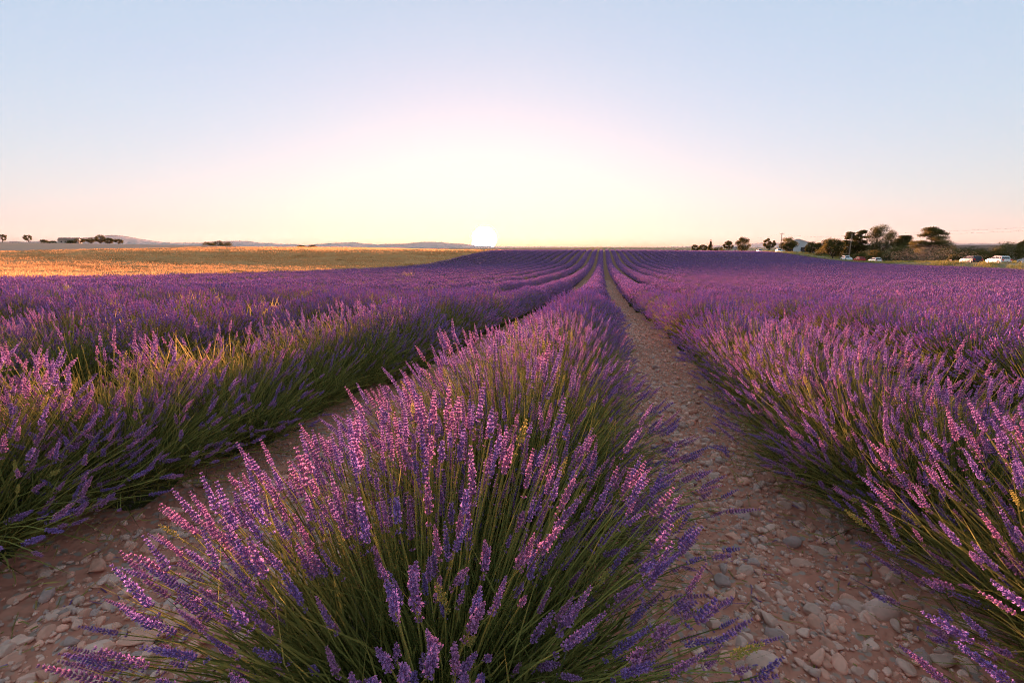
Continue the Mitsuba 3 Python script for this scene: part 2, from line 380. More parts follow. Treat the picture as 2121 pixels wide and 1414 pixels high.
def stalks(seed, n, wide=0.76, tall=0.64, deep=0.60, bald=0.0, stray=0.42):
    """The stalks of one bush as it fans out of its mound: foot, middle, tip and direction of each flower spike."""
    rng = np.random.default_rng(seed)
    th = np.arccos(1 - rng.uniform(size=n) ** 0.95 * (1 - math.cos(rad(70))))
    ph = rng.uniform(0, 2 * np.pi, n)
    d = np.stack([np.sin(th) * np.cos(ph), np.sin(th) * np.sin(ph), np.cos(th)], -1)
    reach = 1 / np.sqrt((d[:, 0] / wide) ** 2 + (d[:, 1] / deep) ** 2 + (d[:, 2] / tall) ** 2)
    lump = meshkit.fbm(d * 2.3 + seed, 2, seed)
    reach *= (0.98 - 0.25 * stray + 0.48 * stray * lump) * (1.05 - stray * rng.uniform(size=n) ** 2.2)
    keep = np.ones(n, bool)
    if bald:
        keep = meshkit.fbm(d * 1.8 + 3.1 * seed, 2, seed + 5) > 0.30 + 0.35 * bald
    tip = d * reach[:, None]
    tip[:, 2] = np.maximum(tip[:, 2] - 0.05 * np.sin(th) ** 2, 0.06 + 0.06 * rng.uniform(size=n))
    tip += rng.normal(0, 0.014, (n, 3))
    foot = np.stack([tip[:, 0] * 0.46, tip[:, 1] * 0.40, 0.02 + 0.10 * np.cos(th)], -1) * rng.uniform(0.55, 1.1, (n, 1))
    span = np.linalg.norm(tip - foot, axis=1)
    midp = foot + (tip - foot) * 0.5 + np.stack([np.zeros(n), np.zeros(n), span * np.sin(th) * rng.uniform(0.0, 0.20, n)], -1) + rng.normal(0, 0.018, (n, 3))
    out = unit(tip - midp)
    out = unit(out + np.array([0, 0, 0.30]) + rng.normal(0, 0.12, (n, 3)))
    return foot, midp, tip, out, keep, rng

def curve(foot, midp, tip, k):
    t = np.linspace(0, 1, k)[None, :, None]
    return foot[:, None] * (1 - t) ** 2 + 2 * midp[:, None] * t * (1 - t) + tip[:, None] * t * t

def leaves(rng, n, lo, hi, spread=(0.30, 0.30, 0.20), wid=0.0035):
    """Narrow grey green leaves and short shoots in the mound."""
    th = np.arccos(1 - rng.uniform(size=n) * (1 - math.cos(rad(80)))); ph = rng.uniform(0, 6.283, n)
    d = np.stack([np.sin(th) * np.cos(ph), np.sin(th) * np.sin(ph), np.cos(th)], -1)
    p = d * np.array(spread) * rng.uniform(0.15, 1.0, (n, 1)) ** 0.6 + [0, 0, 0.03]
    dd = unit(d + rng.normal(0, 0.4, (n, 3)) + [0, 0, 0.35])
    L = rng.uniform(lo, hi, n)
    side = unit(np.cross(dd, rng.normal(size=(n, 3)))) * wid
    bend = unit(rng.normal(size=(n, 3))) * 0.12
    m = p + dd * (L * 0.55)[:, None]; e = p + (unit(dd + bend) * L[:, None])
    v = np.stack([p - side * 0.5, p + side * 0.5, m + side, m - side, e], 1).reshape(-1, 3)
    f = (np.array([[0, 1, 2], [0, 2, 3], [3, 2, 4]])[None] + (np.arange(n) * 5)[:, None, None]).reshape(-1, 3)
    uv = np.repeat(np.stack([1 + np.clip(rng.normal(0.25, 0.16, n), 0.0, 0.75), rng.uniform(size=n)], -1), 5, axis=0)
    return v, f, uv

def core(rng, sub, size, tone=1.03):
    """The dense dark heart of the bush."""
    m = trimesh.creation.icosphere(subdivisions=sub)
    v = np.array(m.vertices); v *= (0.72 + 0.5 * meshkit.fbm(v * 2.7 + rng.uniform(0, 50), 2, 3))[:, None]
    v = v * np.array(size); v[:, 2] = np.maximum(v[:, 2], -0.06)
    return v, np.array(m.faces), np.tile([[tone, 0.2]], (len(v), 1))

def bush(seed, lod, n, bald=0.0, parted=False, fat=1.0, **shape):
    """-> (foliage, flowers, spike places): meshes of one bush."""
    foot, midp, tip, out, keep, rng = stalks(seed, n, bald=bald, stray=[0.42, 0.24, 0.16, 0.14][lod], **shape)
    k, sides, r0 = [(6, 3, 0.0014), (4, 3, 0.0017), (3, 2, 0.0024), (2, 2, 0.004)][lod]
    code = np.stack([1 + np.clip(rng.normal(0.42, 0.17, n), 0.05, 0.98), rng.uniform(size=n)], -1)
    if lod == 3:
        half = slice(0, n // 2)
        st = tubes(curve(foot, midp, tip, 2)[half], np.full((n, 2), r0)[half], 2, code[half])
    else:
        st = tubes(curve(foot, midp, tip, k), np.full((n, k), r0) * np.linspace(1.15, 0.85, k)[None], sides, code)
    fol = [st, core(rng, [3, 2, 2, 1][lod], [(0.24, 0.30, 0.15), (0.38, 0.46, 0.32), (0.50, 0.52, 0.42), (0.50, 0.60, 0.44)][lod], [1.0, 1.02, 1.03, 1.03][lod])]
    if lod == 0:
        fol += [leaves(rng, 3600, 0.04, 0.15, (0.44, 0.46, 0.27), 0.0028), leaves(rng, 1300, 0.16, 0.42, (0.42, 0.38, 0.22), 0.0018)]
        lit = leaves(rng, 420, 0.03, 0.10, (0.62, 0.52, 0.03), 0.0022); lit[2][:, 0] = 1.55 + 0.4 * rng.uniform(); fol += [lit]
    elif lod == 1:
        fol += [leaves(rng, 420, 0.08, 0.30, (0.40, 0.42, 0.26), 0.006)]
    elif lod == 2:
        fol += [leaves(rng, 90, 0.15, 0.36, (0.42, 0.44, 0.30), 0.010)]
    w = np.nonzero(keep)[0]
    roll, scl, rnd = rng.uniform(0, 6.28, len(w)), rng.uniform(0.70, 1.22, len(w)), rng.uniform(size=len(w))
    R = frames(out[w], roll)
    kind = rng.choice(7, len(w), p=[0.157] * 6 + [0.058])
    if parted:
        return join(fol), None, (tip[w], R, scl, kind, rnd)
    flow = []
    for q in range(7):
        s = np.nonzero(kind == q)[0]
        if len(s):
            m = SPIKES[q] if lod == 0 else spike_mid(600 + q) if lod == 1 else spike_far(700 + q, fat)
            flow.append(scatter(m, tip[w][s], R[s], scl[s] * (1.0 if lod < 2 else 1.15 if lod == 2 else 1.5), rnd[s]))
    return join(fol), join(flow), None

# dry stalks and crumbs of leaf fallen on the paths
rng = np.random.default_rng(77)
n = 1500
side = rng.choice([-1.0, 1.0], n)
sx = rng.choice([0.63, -1.29], n) + side * np.abs(rng.normal(0.22, 0.12, n)); sy = 0.7 + 8.0 * rng.uniform(size=n) ** 1.5
sl, sa = np.where(rng.uniform(size=n) < 0.3, rng.uniform(0.05, 0.14, n), rng.uniform(0.008, 0.035, n)), rng.uniform(0, 6.283, n)
tt = np.linspace(-0.5, 0.5, 3)
bow = rng.normal(0, 0.12, n)
LX = sx[:, None] + sl[:, None] * (np.cos(sa)[:, None] * tt - np.sin(sa)[:, None] * bow[:, None] * (0.25 - tt ** 2))
LY = sy[:, None] + sl[:, None] * (np.sin(sa)[:, None] * tt + np.cos(sa)[:, None] * bow[:, None] * (0.25 - tt ** 2))
LZ = ground_fine(LX, LY) + 0.004 + 0.006 * rng.uniform(size=(n, 1))
code = np.stack([np.where(rng.uniform(size=n) < 0.7, rng.uniform(1.62, 1.98, n), rng.uniform(0.1, 0.6, n)), rng.uniform(size=n)], -1)
scene['ground__straw'] = ply_uv(tubes(np.stack([LX, LY, LZ], -1), np.full((n, 3), 0.0011) * np.where(sl > 0.04, 1.0, 1.7)[:, None], 4, code), 'mat_lavender')
tell('ground__straw', 'dry stalks and fallen bits of flower along the path edges', kind='stuff')

# where the bushes stand
rng = np.random.default_rng(5)
spots = []
for k in range(-16, 36):
    x0 = ROW0 + ROWS * k
    y = 0.84 if k == 0 else rng.uniform(-0.2, 0.5)
    j = 0
    while y < 184 + 0.75 * x0:
        far = math.hypot(x0, y)
        step = 0.62 if far < 26 else 0.8 if far < 48 else 1.05
        vigour = meshkit.noise(np.array([[k * 7.3, y * 0.55, 0.0]]), 4)[0]
        scl = 0.93 + 0.14 * vigour + rng.normal(0, 0.03 if far < 9 else 0.012)
        if rng.uniform() < (0.05 if far < 12 else 0.008) and y > 2.5:
            scl *= 0.72
        spots.append([k, j, x0 - 0.09 * np.sign(k) * (far < 30) - 0.13 * (k == 1) * (1 - float(sstep(3, 8, far))) + rng.normal(0, 0.03 if far < 9 else 0.015) * (j > 0 or k != 0) , y + rng.normal(0, 0.05) * (j > 0), scl, rng.uniform(), far])
        y += step * rng.uniform(0.9, 1.1); j += 1
spots = np.array(spots)
P = np.stack([spots[:, 2], spots[:, 3], ground_z(spots[:, 2], spots[:, 3]) + 0.3], -1)
uu, vv, dd = project(P)
dist = np.linalg.norm(P - CAM, axis=1)
margin = 950.0 / np.maximum(dd, 0.5) + 60
seen = (dd > 0.25) & (uu > -margin) & (uu < 2121 + margin) & (vv < 1414 + margin)
spots, P, dist, uu = spots[seen], P[seen], dist[seen], uu[seen]
order = np.argsort(dist)
spots, P, dist, uu = spots[order], P[order], dist[order], uu[order]

# the kinds of bush that repeat
for v in range(4):
    b0 = [0, 0, 0.35, 0.75][v]
    fo, fl, _ = bush(100 + v, 0, 600, b0); group_of(fo, 'mat_lavender', f'near_foliage_{v}'); group_of(fl, 'mat_lavender', f'near_flowers_{v}')
for v in range(6):
    b0 = [0, 0, 0, 0.2, 0.5, 0.85][v]
    fo, fl, _ = bush(200 + v, 1, 640, b0); group_of(fo, 'mat_lavender', f'mid_foliage_{v}'); group_of(fl, 'mat_lavender', f'mid_flowers_{v}')
for v in range(5):
    b0 = [0, 0, 0, 0.25, 0.6][v]
    fo, fl, _ = bush(300 + v, 2, 420, b0, fat=1.15); group_of(fo, 'mat_lavender', f'far_foliage_{v}'); group_of(fl, 'mat_lavender', f'far_flowers_{v}')
    group_of(join([fo, fl]), 'mat_lavender', f'far_bush_{v}')
for v in range(4):
    fo, fl, _ = bush(400 + v, 3, 170, 0.0, fat=1.5, deep=0.72); group_of(join([fo, fl]), 'mat_lavender', f'tiny_bush_{v}')

TENS = {20: 'twent', 30: 'thirt', 40: 'fort'}
ORD = ['first', 'second', 'third', 'fourth', 'fifth', 'sixth', 'seventh', 'eighth', 'ninth', 'tenth', 'eleventh', 'twelfth', 'thirteenth', 'fourteenth', 'fifteenth', 'sixteenth', 'seventeenth', 'eighteenth', 'nineteenth', 'twentieth']
ORD += [f'{t}y-{o}' if o else f'{t}ieth' for t in ('twent', 'thirt', 'fort') for o in [None] * (t != 'twent') + ORD[:9]]
def row_name(k):
    if k == 0:
        return 'the central row'
    side = 'left' if k < 0 else 'right'
    return f'the first row {side} of the central row' if abs(k) == 1 else f'the {ORD[abs(k) - 1]} row {side} of centre'
taken = {}
stuff_n = 0
for i, (k, j, x, y, scl, rnd, far) in enumerate(spots):
    k = int(k); d = dist[i]
    z = float(ground_fine(np.array(x), np.array(y))) - 0.02
    turn = rotz((math.pi if rnd > 0.5 else 0.0) + (rnd * 2 % 1 - 0.5) * 0.7)
    flip = np.diag([1.0 if (rnd * 8) % 1 > 0.5 else -1.0, 1.0, 1.0])
    pick = int(rnd * 997) % 1000
    if i < 300:
        c = taken[k] = taken.get(k, 0) + 1
        key = numbered('lavender_bush', i)
        if c <= len(ORD):
            look = 'front' if c == 1 else ORD[c - 1]
            lab = (f'purple lavender bush at the near end of {row_name(k)}' if c == 1 else f'lavender bush, {ORD[c - 1]} from the near end of {row_name(k)}')
            if i == 0:
                lab = 'large purple lavender bush filling the bottom middle, nearest plant of the central row'
        else:
            lab = f'lavender bush far along {row_name(k)}'
        tell(key, lab, 'lavender bush', 'lavender bushes planted in rows')
        if d < 2.7:
            n = 950 if i == 0 else 760
            sh = dict(wide=0.72, tall=0.63, deep=0.66) if i == 0 else {}
            fo, _, (tp, R, ss, kind, rr) = bush(900 + i, 0, n, 0.0 if i == 0 else [0, 0.2, 0.5][i % 3], parted=True, **sh)
            s = 1.0 if i == 0 else scl
            M = mat4((x, y, z), np.diag([1.14 if k < 0 else 1.04 if k else 0.96, 1, 1]) @ turn if i else None, s)
            scene[key + '__foliage'] = {**ply_uv(fo, 'mat_lavender'), 'to_world': T(M.tolist())}
            tw = tp @ M[:3, :3].T + M[:3, 3]
            pu, pv, pd = project(tw)
            size = np.where((pd > 0.1) & (pu > -30) & (pu < 2151) & (pv < 1444), 1 / np.maximum(pd, 0.1), 0)
            o = np.argsort(-size)
            top = o[:300][size[o[:300]] > 0.42]
            rest = np.setdiff1d(o, top)
            for a, q in enumerate(top):
                scene[numbered(key + '__flower_spike', a)] = inst(f'spike_shape_{kind[q] * 3 + int(rr[q] * 2.999)}', mat4(tw[q], M[:3, :3] @ R[q], ss[q]))
            flow = [scatter(SPIKES[q], tp[w], R[w], ss[w], rr[w]) for q in range(7) for w in [rest[kind[rest] == q]] if len(w)]
            if flow:
                scene[key + '__blossom'] = {**ply_uv(join(flow), 'mat_lavender'), 'to_world': T(M.tolist())}
                tell(key + '__blossom', kind='stuff')
            continue
        M = mat4((x, y, z), np.diag([1.10 if abs(k) == 1 and d < 3.4 else 0.94 if d < 9 else 0.86, 1, 1]) @ turn @ flip, scl)
        fam, v = ('near', ([0, 1, 0, 1, 2, 0, 2, 1] if k >= 0 else [0, 2, 3, 1, 2, 3, 2, 1])[pick % 8]) if d < 5.2 else ('mid', pick % 6 if k < 0 else [0, 1, 2, 3, 0, 1, 2, 4][pick % 8]) if d < 15 else ('far', pick % 5)
        scene[key + '__foliage'] = inst(f'{fam}_foliage_{v}', M)
        scene[key + '__blossom'] = inst(f'{fam}_flowers_{v}', M)
        tell(key + '__blossom', kind='stuff')
    else:
        stuff_n += 1
        M = mat4((x, y, z), np.diag([0.87, 1, 1]) @ turn @ flip, scl)
        scene[f'lavender__{stuff_n:04d}'] = inst(f'far_bush_{pick % 5}' if d < 48 else f'tiny_bush_{pick % 4}', M)
tell('lavender', 'rows of purple lavender running over the dip to the skyline', 'lavender', kind='stuff')

#REST
# ------------------------------------------------------------------ wheat and dry grass
def wheat_color(p, n, uv):
    a = fbm(p.x * 0.12, p.y * 0.5, 0.0, 3)
    c = mix((0.62, 0.31, 0.13), (0.82, 0.47, 0.21), a * 0.7 + 0.5 * uv.y - 0.1)
    return mix(c, (0.38, 0.19, 0.07), smoothstep(0.62, 0.80, fbm(p.x * 0.25 + 9.0, p.y * 0.7, 3.0, 3)) * 0.8)
scene['mat_wheat'] = {'type': 'principledthin', 'base_color': mikit.proc(wheat_color), 'roughness': 0.9, 'diff_trans': 0.85, 'eta': 1.08}
def blades(seed, n, size, lo, hi, lean, wid, ear=0.0, uvu=0.8):
    rng = np.random.default_rng(seed)
    p = np.stack([rng.uniform(-size, size, n), rng.uniform(-size, size, n), np.zeros(n)], -1)
    L = rng.uniform(lo, hi, n); a = rng.uniform(0, 6.283, n)
    d = unit(np.stack([rng.normal(0, lean, n), rng.normal(0, lean, n), np.ones(n)], -1))
    side = np.stack([np.cos(a), np.sin(a), np.zeros(n)], -1) * wid
    b = p + d * (L * 0.62)[:, None]; droop = unit(d + np.stack([np.cos(a * 3), np.sin(a * 3), -0.2 * np.ones(n)], -1) * 0.35)
    e = b + droop * (L * 0.38)[:, None]
    w2 = side * (1.0 + ear)
    v = np.stack([p - side, p + side, b + side * 0.8, b - side * 0.8, b + (e - b) * 0.45 + w2, b + (e - b) * 0.45 - w2, e], 1).reshape(-1, 3)
    f = (np.array([[0, 1, 2], [0, 2, 3], [3, 2, 4], [3, 4, 5], [5, 4, 6]])[None] + (np.arange(n) * 7)[:, None, None]).reshape(-1, 3)
    return v, f, np.repeat(np.stack([np.full(n, uvu), rng.uniform(size=n)], -1), 7, axis=0)
wx = -32.9 - np.concatenate([np.arange(0, 30, 0.6), np.arange(30, 119.5, 1.6)])
wy = np.concatenate([np.arange(2, 110, 0.8), np.arange(110, 330, 2.2)])
WX, WY = np.meshgrid(wx, wy, indexing='xy')
Q = np.stack([WX, WY, WX * 0], -1)
lodged = sstep(0.50, 0.68, meshkit.fbm(Q * np.array([0.13, 0.30, 1]), 3, 12))
WZ = ground_z(WX, WY) + 0.62 + 0.45 * (meshkit.fbm(Q * 0.9, 3, 2) - 0.5) + 0.35 * (meshkit.fbm(Q * 0.15, 2, 8) - 0.5) - 0.33 * lodged
WZ[:, 0] = ground_z(WX[:, 0], WY[:, 0]) - 0.05; WZ[:, 1] -= 0.2
ii = np.arange(WX.size).reshape(WX.shape)
wq = np.stack([ii[:-1, :-1], ii[1:, :-1], ii[1:, 1:], ii[:-1, 1:]], -1).reshape(-1, 4)
wv = np.stack([WX, WY, WZ], -1).reshape(-1, 3)
scene['wheat_field'] = mikit.ply((wv, wq), 'mat_wheat', smooth=False, uv=np.tile([[0.5, 0.35]], (len(wv), 1)))
tell('wheat_field', 'golden ripe wheat field beyond the left edge of the lavender', 'wheat', kind='stuff')
for t in range(4):
    group_of(blades(50 + t, 150, 1.0, 0.62, 0.98, 0.18, 0.007, 1.4), 'mat_wheat', f'wheat_tile_{t}')
rng = np.random.default_rng(17)
n = 0
for t in range(3):
    group_of(blades(60 + t, 170, 2.4, 0.62, 1.0, 0.22, 0.03, 1.0), 'mat_wheat', f'wheat_far_tile_{t}')
def crop(xs, ys, step, tile, kinds, keep):
    global n
    for x in xs:
        for y in ys:
            px, py = x + rng.uniform(-0.35, 0.35) * step, y + rng.uniform(-0.35, 0.35) * step
            u, v, d = project((px, py, float(ground_z(px, py))))
            if d < 1 or not -120 < u < 2240 or not keep(d):
                continue
            if meshkit.fbm(np.array([[px * 0.13, py * 0.30, 0.0]]), 3, 12)[0] > 0.60 and rng.uniform() < 0.8:
                continue
            n += 1
            scene[f'wheat_field__{n:04d}'] = inst(f'{tile}_{rng.integers(kinds)}', mat4((px, py, float(ground_z(px, py)) - 0.04), rotz(rng.uniform(0, 6.28)), rng.uniform(0.85, 1.05)))
crop(np.arange(-33.6, -76, -1.5), np.arange(8, 110, 1.5), 1.5, 'wheat_tile', 4, lambda d: d < 62)
crop(np.arange(-35.5, -150, -3.6), np.arange(14, 320, 3.6), 3.6, 'wheat_far_tile', 3, lambda d: d >= 58)

for t in range(3):
    group_of(blades(80 + t, [150, 120, 60][t], [0.20, 0.28, 0.12][t], 0.32, 0.66, [0.22, 0.32, 0.15][t], 0.0013, 1.3, 1.86), 'mat_lavender', f'grass_tuft_{t}')
tufts = [(-2.62, 2.75, 1.0, 0, 'tuft of tall straw coloured grass in the first row left of the central row'),
         (-4.25, 4.0, 1.15, 1, 'wide tuft of dry golden grass standing in the second row left of centre'),
         (-4.6, 6.0, 1.1, 0, 'backlit dry grass tuft, second row left of centre, farther along'),
         (-2.5, 4.3, 0.95, 2, 'thin golden grass stalks poking from the first row left of the central row'),
         (-6.3, 6.6, 1.2, 1, 'dry grass tuft in the third row left of centre'),
         (-15.6, 37.8, 1.6, 0, 'pale gone to seed grass rising above the far rows left of the sun rays'),
         (-19.6, 108.2, 1.7, 2, 'small pale grass tuft catching the sun low on the far slope'),
         (-17.6, 108.8, 1.7, 2, 'second pale grass tuft beside the one on the far slope'),
         (-0.25, 3.05, 0.85, 2, 'green gold grass stalks in a gap of the central row'),
         (27.0, 60.0, 1.5, 1, 'yellowish weed tuft among the violet rows on the right slope'),
         (3.9, 5.6, 0.95, 2, 'dry stalks in the second row right of centre')]
for i, (x, y, s, t, lab) in enumerate(tufts):
    key = numbered('dry_grass_tuft', i)
    scene[key] = inst(f'grass_tuft_{t}', mat4((x, y, float(ground_z(x, y))), rotz(i * 1.3), s))
    tell(key, lab, 'grass tuft', 'dry grass tufts among the lavender')

# ------------------------------------------------------------------ trees and shrubs
def leaf_cloud(rng, centres, radii, per, size, flat=1.0):
    per = int(per * (4.4 if per > 60 else 2.2)); size = size * 0.85
    m = len(centres) * per
    c = np.repeat(centres, per, axis=0); r = np.repeat(radii, per)
    d = unit(rng.normal(size=(m, 3))) * (rng.uniform(size=(m, 1)) ** 0.45)
    p = c + d * r[:, None] * np.array([1, 1, flat])
    a = unit(rng.normal(size=(m, 3))); b = unit(np.cross(a, rng.normal(size=(m, 3))))
    s = size * rng.uniform(0.55, 1.3, (m, 1))
    v = np.stack([p - a * s, p + b * s * 0.6, p + a * s, p - b * s * 0.6], 1).reshape(-1, 3)
    f = (np.array([[0, 1, 2], [0, 2, 3]])[None] + (np.arange(m) * 4)[:, None, None]).reshape(-1, 3)
    tone = np.repeat(np.clip(rng.uniform(size=len(centres)) * 0.7 + 0.15, 0, 1), per) + rng.normal(0, 0.15, m)
    uv = np.repeat(np.stack([np.clip(tone, 0, 1), rng.uniform(size=m)], -1), 4, axis=0)
    return v, f, uv

def tree(name, n, x, y, height, width, kind, label, category, group=None, seed=0, sink=0.1):
    rng = np.random.default_rng(3000 + seed)
    if kind == 'shrub' and x > 70:
        width = width * 1.3
    key = numbered(name, n)
    z = float(ground_z(x, y)) - sink
    limbs = []
    if kind == 'pine':
        top = height
        k = 46
        t = np.sort(rng.uniform(0.26, 1.0, k))
        w = width * 0.5 * (1.0 - 0.75 * np.clip((t - 0.35) / 0.65, 0, 1) ** 1.6) * np.where(t < 0.4, 0.9, 1)
        a = rng.uniform(0, 6.283, k)
        rr = w * rng.uniform(0.45, 1.0, k)
        cen = np.stack([np.cos(a) * rr, np.sin(a) * rr, top * t * 0.95], -1)
        rad_ = 0.11 * width * rng.uniform(0.8, 1.5, k)
        cr = leaf_cloud(rng, np.vstack([cen, cen * np.array([0.55, 0.55, 1]) + [0, 0, 0.1]]), np.concatenate([rad_, rad_]), 70, 0.16, 0.42)
        for i in range(k):
            s0 = np.array([0, 0, cen[i, 2] - rr[i] * 0.15])
            limbs.append(np.stack([s0, (s0 + cen[i]) / 2, cen[i]]))
        trunk_top = top * 0.96
    elif kind == 'cypress':
        k = 40
        t = np.linspace(0.04, 0.98, k); w = width * 0.5 * np.sin(np.pi * np.clip(t, 0.02, 1) ** 0.55) * (1 - 0.35 * t) * 1.05
        a = rng.uniform(0, 6.283, k); rr = w * 0.6
        cen = np.stack([np.cos(a) * rr, np.sin(a) * rr, height * t], -1)
        cr = leaf_cloud(rng, cen, np.maximum(w * 0.65, 0.15), 70, 0.14, 1.6)
        limbs.append(np.array([[0, 0, 0], [0, 0, height * 0.2], cen[10]])); trunk_top = height * 0.8
    else:
        shrub = kind == 'shrub'
        base = 0.0 if shrub else {'broad': 0.13, 'open': 0.30}[kind] * height
        k = 30 if not shrub else 22
        d = unit(rng.normal(size=(k, 3))); d[:, 2] = np.abs(d[:, 2]) if shrub else d[:, 2]
        lump = rng.uniform(0.62, 1.0, (k, 1)) ** 0.5
        h2 = (height - base) / (1 if shrub else 2)
        cen = d * lump * np.array([width * 0.42, width * 0.42, h2 * 0.84]) + [0, 0, base + (0 if shrub else h2)]
        rad_ = (0.15 if kind == 'open' else 0.19) * min(width, 2.2 * h2) * rng.uniform(0.7, 1.3, k)
        if kind == 'open':
            cen, rad_ = cen[:22], rad_[:22] * 0.9
        cen[:, 2] = np.maximum(cen[:, 2], 0.25)
        cr = leaf_cloud(rng, cen, rad_, 95, 0.13 if height < 5 else 0.17, 0.85)
        for i in range(len(cen)):
            s0 = np.array([0, 0, (0.08 if shrub else rng.uniform(0.5, 1.0)) * max(base, 0.3)])
            limbs.append(np.stack([s0, s0 * 0.4 + cen[i] * 0.6 + [0, 0, -0.05 * height], cen[i]]))
        trunk_top = base + h2 * (0.3 if shrub else 0.9)
    M = mat4((x, y, z))
    scene[key + '__crown'] = {**ply_uv(cr, 'mat_leaf'), 'to_world': T(M.tolist())}
    tr = max(0.05, 0.020 * height)
    tk = np.array([[0, 0, -0.2], [rng.normal(0, tr), rng.normal(0, tr), trunk_top * 0.5], [rng.normal(0, tr), rng.normal(0, tr), trunk_top]])
    V, F, U = tubes(tk[None], np.array([[1.35, 0.9, 0.35]]) * tr, 8, np.array([[0.5, 0.5]]))
    LV = tubes(np.array(limbs), np.tile(np.array([[0.42, 0.28, 0.12]]) * tr, (len(limbs), 1)), 4, np.tile([[0.5, 0.5]], (len(limbs), 1)))
    scene[key + '__trunk'] = {**mikit.ply((V, F), 'mat_bark', smooth=True), 'to_world': T(M.tolist())}
    scene[key + '__limb'] = {**mikit.ply((LV[0], LV[1]), 'mat_bark', smooth=True), 'to_world': T(M.tolist())}
    tell(key + '__limb', kind='stuff')
    tell(key, label, category, group)

G1 = 'trees and shrubs along the road on the right'
trees = [  # name, x, y, height, width, kind, label, category
    ('pine_tree', 88.7, 153.5, 10.2, 11.0, 'pine', 'tall dark pine with layered branches, the largest tree right of the dust', 'pine tree'),
    ('pine_tree', 82.0, 184.0, 9.2, 6.5, 'pine', 'dark open pine just right of the tall leaning pole', 'pine tree'),
    ('pine_tree', 86.2, 186.0, 9.8, 6.0, 'pine', 'second dark open pine, between the leaning pole and the round leafy tree', 'pine tree'),
    ('pine_tree', 96.5, 181.0, 8.0, 8.0, 'pine', 'small dark pine behind the drifting dust', 'pine tree'),
    ('leafy_tree', 88.6, 179.0, 11.2, 8.8, 'broad', 'tall rounded leafy tree with sunlit golden edges right of the pole', 'tree'),
    ('leafy_tree', 74.5, 177.5, 6.6, 6.5, 'broad', 'green bushy tree left of the tall leaning pole', 'tree'),
    ('leafy_tree', 83.5, 207.0, 5.6, 7.5, 'broad', 'bushy tree half hiding the right end of the grey warehouse', 'tree'),
    ('leafy_tree', 79.6, 208.5, 4.6, 4.2, 'broad', 'small round tree in front of the grey warehouse', 'tree'),
    ('leafy_tree', 72.4, 234.0, 6.2, 5.8, 'open', 'sunlit tree on the left of the pair by the crossarm pole', 'tree'),
    ('leafy_tree', 79.6, 233.0, 6.4, 7.0, 'broad', 'fuller tree on the right of the pair by the crossarm pole', 'tree'),
    ('leafy_tree', 78.4, 299.0, 8.6, 8.6, 'broad', 'round tree beside the pale shed on the skyline', 'tree'),
    ('leafy_tree', 72.4, 305.0, 7.0, 7.0, 'open', 'thin glowing tree left of the pale shed', 'tree'),
    ('leafy_tree', 56.0, 314.0, 5.4, 6.2, 'open', 'low golden tree on the crest left of the cypress', 'tree'),
    ('leafy_tree', 60.2, 317.0, 5.6, 6.0, 'open', 'second low golden tree between the first and the cypress', 'tree'),
    ('cypress_tree', 64.8, 316.9, 8.6, 3.2, 'cypress', 'single pointed cypress on the skyline', 'cypress'),
    ('shrub', 68.3, 309.0, 4.2, 7.5, 'shrub', 'low brown shrub just right of the cypress', 'shrub'),
    ('shrub', 46.0, 318.0, 2.6, 5.0, 'shrub', 'tiny dark shrub on the crest far left of the cypress', 'shrub'),
    ('shrub', 91.0, 172.0, 5.2, 9.0, 'shrub', 'grey green shrub below the tall rounded tree', 'shrub'),
    ('shrub', 84.0, 170.0, 3.6, 6.0, 'shrub', 'low shrub between the pole and the parked cars', 'shrub'),
    ('shrub', 78.6, 168.0, 3.0, 4.5, 'shrub', 'dark shrub at the foot of the tall leaning pole', 'shrub'),
    ('shrub', 95.5, 168.0, 5.2, 8.0, 'shrub', 'green shrub behind the drifting dust', 'shrub'),
    ('shrub', 79.5, 128.5, 2.2, 2.2, 'shrub', 'small bright green bush standing in the dust by the roadside', 'shrub'),
    ('shrub', 86.8, 143.0, 4.2, 6.6, 'shrub', 'reddish brown shrub under the largest pine', 'shrub'),
    ('shrub', 89.5, 133.5, 3.8, 6.6, 'shrub', 'rounded dark shrub behind the black container', 'shrub'),
    ('shrub', 100.0, 142.0, 5.8, 8.0, 'shrub', 'high shrub in front of the long house roof', 'shrub'),
    ('shrub', 92.5, 122.0, 3.3, 7.0, 'shrub', 'shrub behind the dark parked hatchback', 'shrub'),
    ('shrub', 96.5, 117.0, 3.0, 8.0, 'shrub', 'wide shrub behind the white parked car', 'shrub'),
    ('shrub', 103.5, 122.0, 3.7, 7.5, 'shrub', 'shrub hiding the foot of the long house', 'shrub'),
    ('shrub', 108.5, 136.0, 4.9, 6.0, 'shrub', 'tall shrub at the right edge beside the long house', 'shrub'),
    ('shrub', 100.5, 104.0, 3.2, 6.5, 'shrub', 'shrub at the far right behind the pale parked car', 'shrub'),
    ('leafy_tree', 106.5, 147.5, 6.4, 4.6, 'open', 'thin bare topped tree rising over the long house roof', 'tree'),
]
G2 = 'trees and shrubs on the far left skyline'
trees += [
    ('shrub', 87.5, 191.0, 4.4, 8.0, 'shrub', 'olive shrub between the bushy tree and the dark pines', 'shrub'),
    ('shrub', 97.5, 160.0, 3.4, 8.0, 'shrub', 'dull green shrub behind the reddish brown one', 'shrub'),
    ('shrub', 94.0, 146.0, 4.2, 7.0, 'shrub', 'low shrub between the largest pine and the high shrub', 'shrub'),
    ('leafy_tree', 92.0, 205.0, 5.4, 7.0, 'broad', 'tree right of the warehouse, behind the bushy one', 'tree'),
    ('shrub', 80.5, 196.0, 3.4, 6.5, 'shrub', 'low shrub under the bushy tree left of the pole', 'shrub'),
]
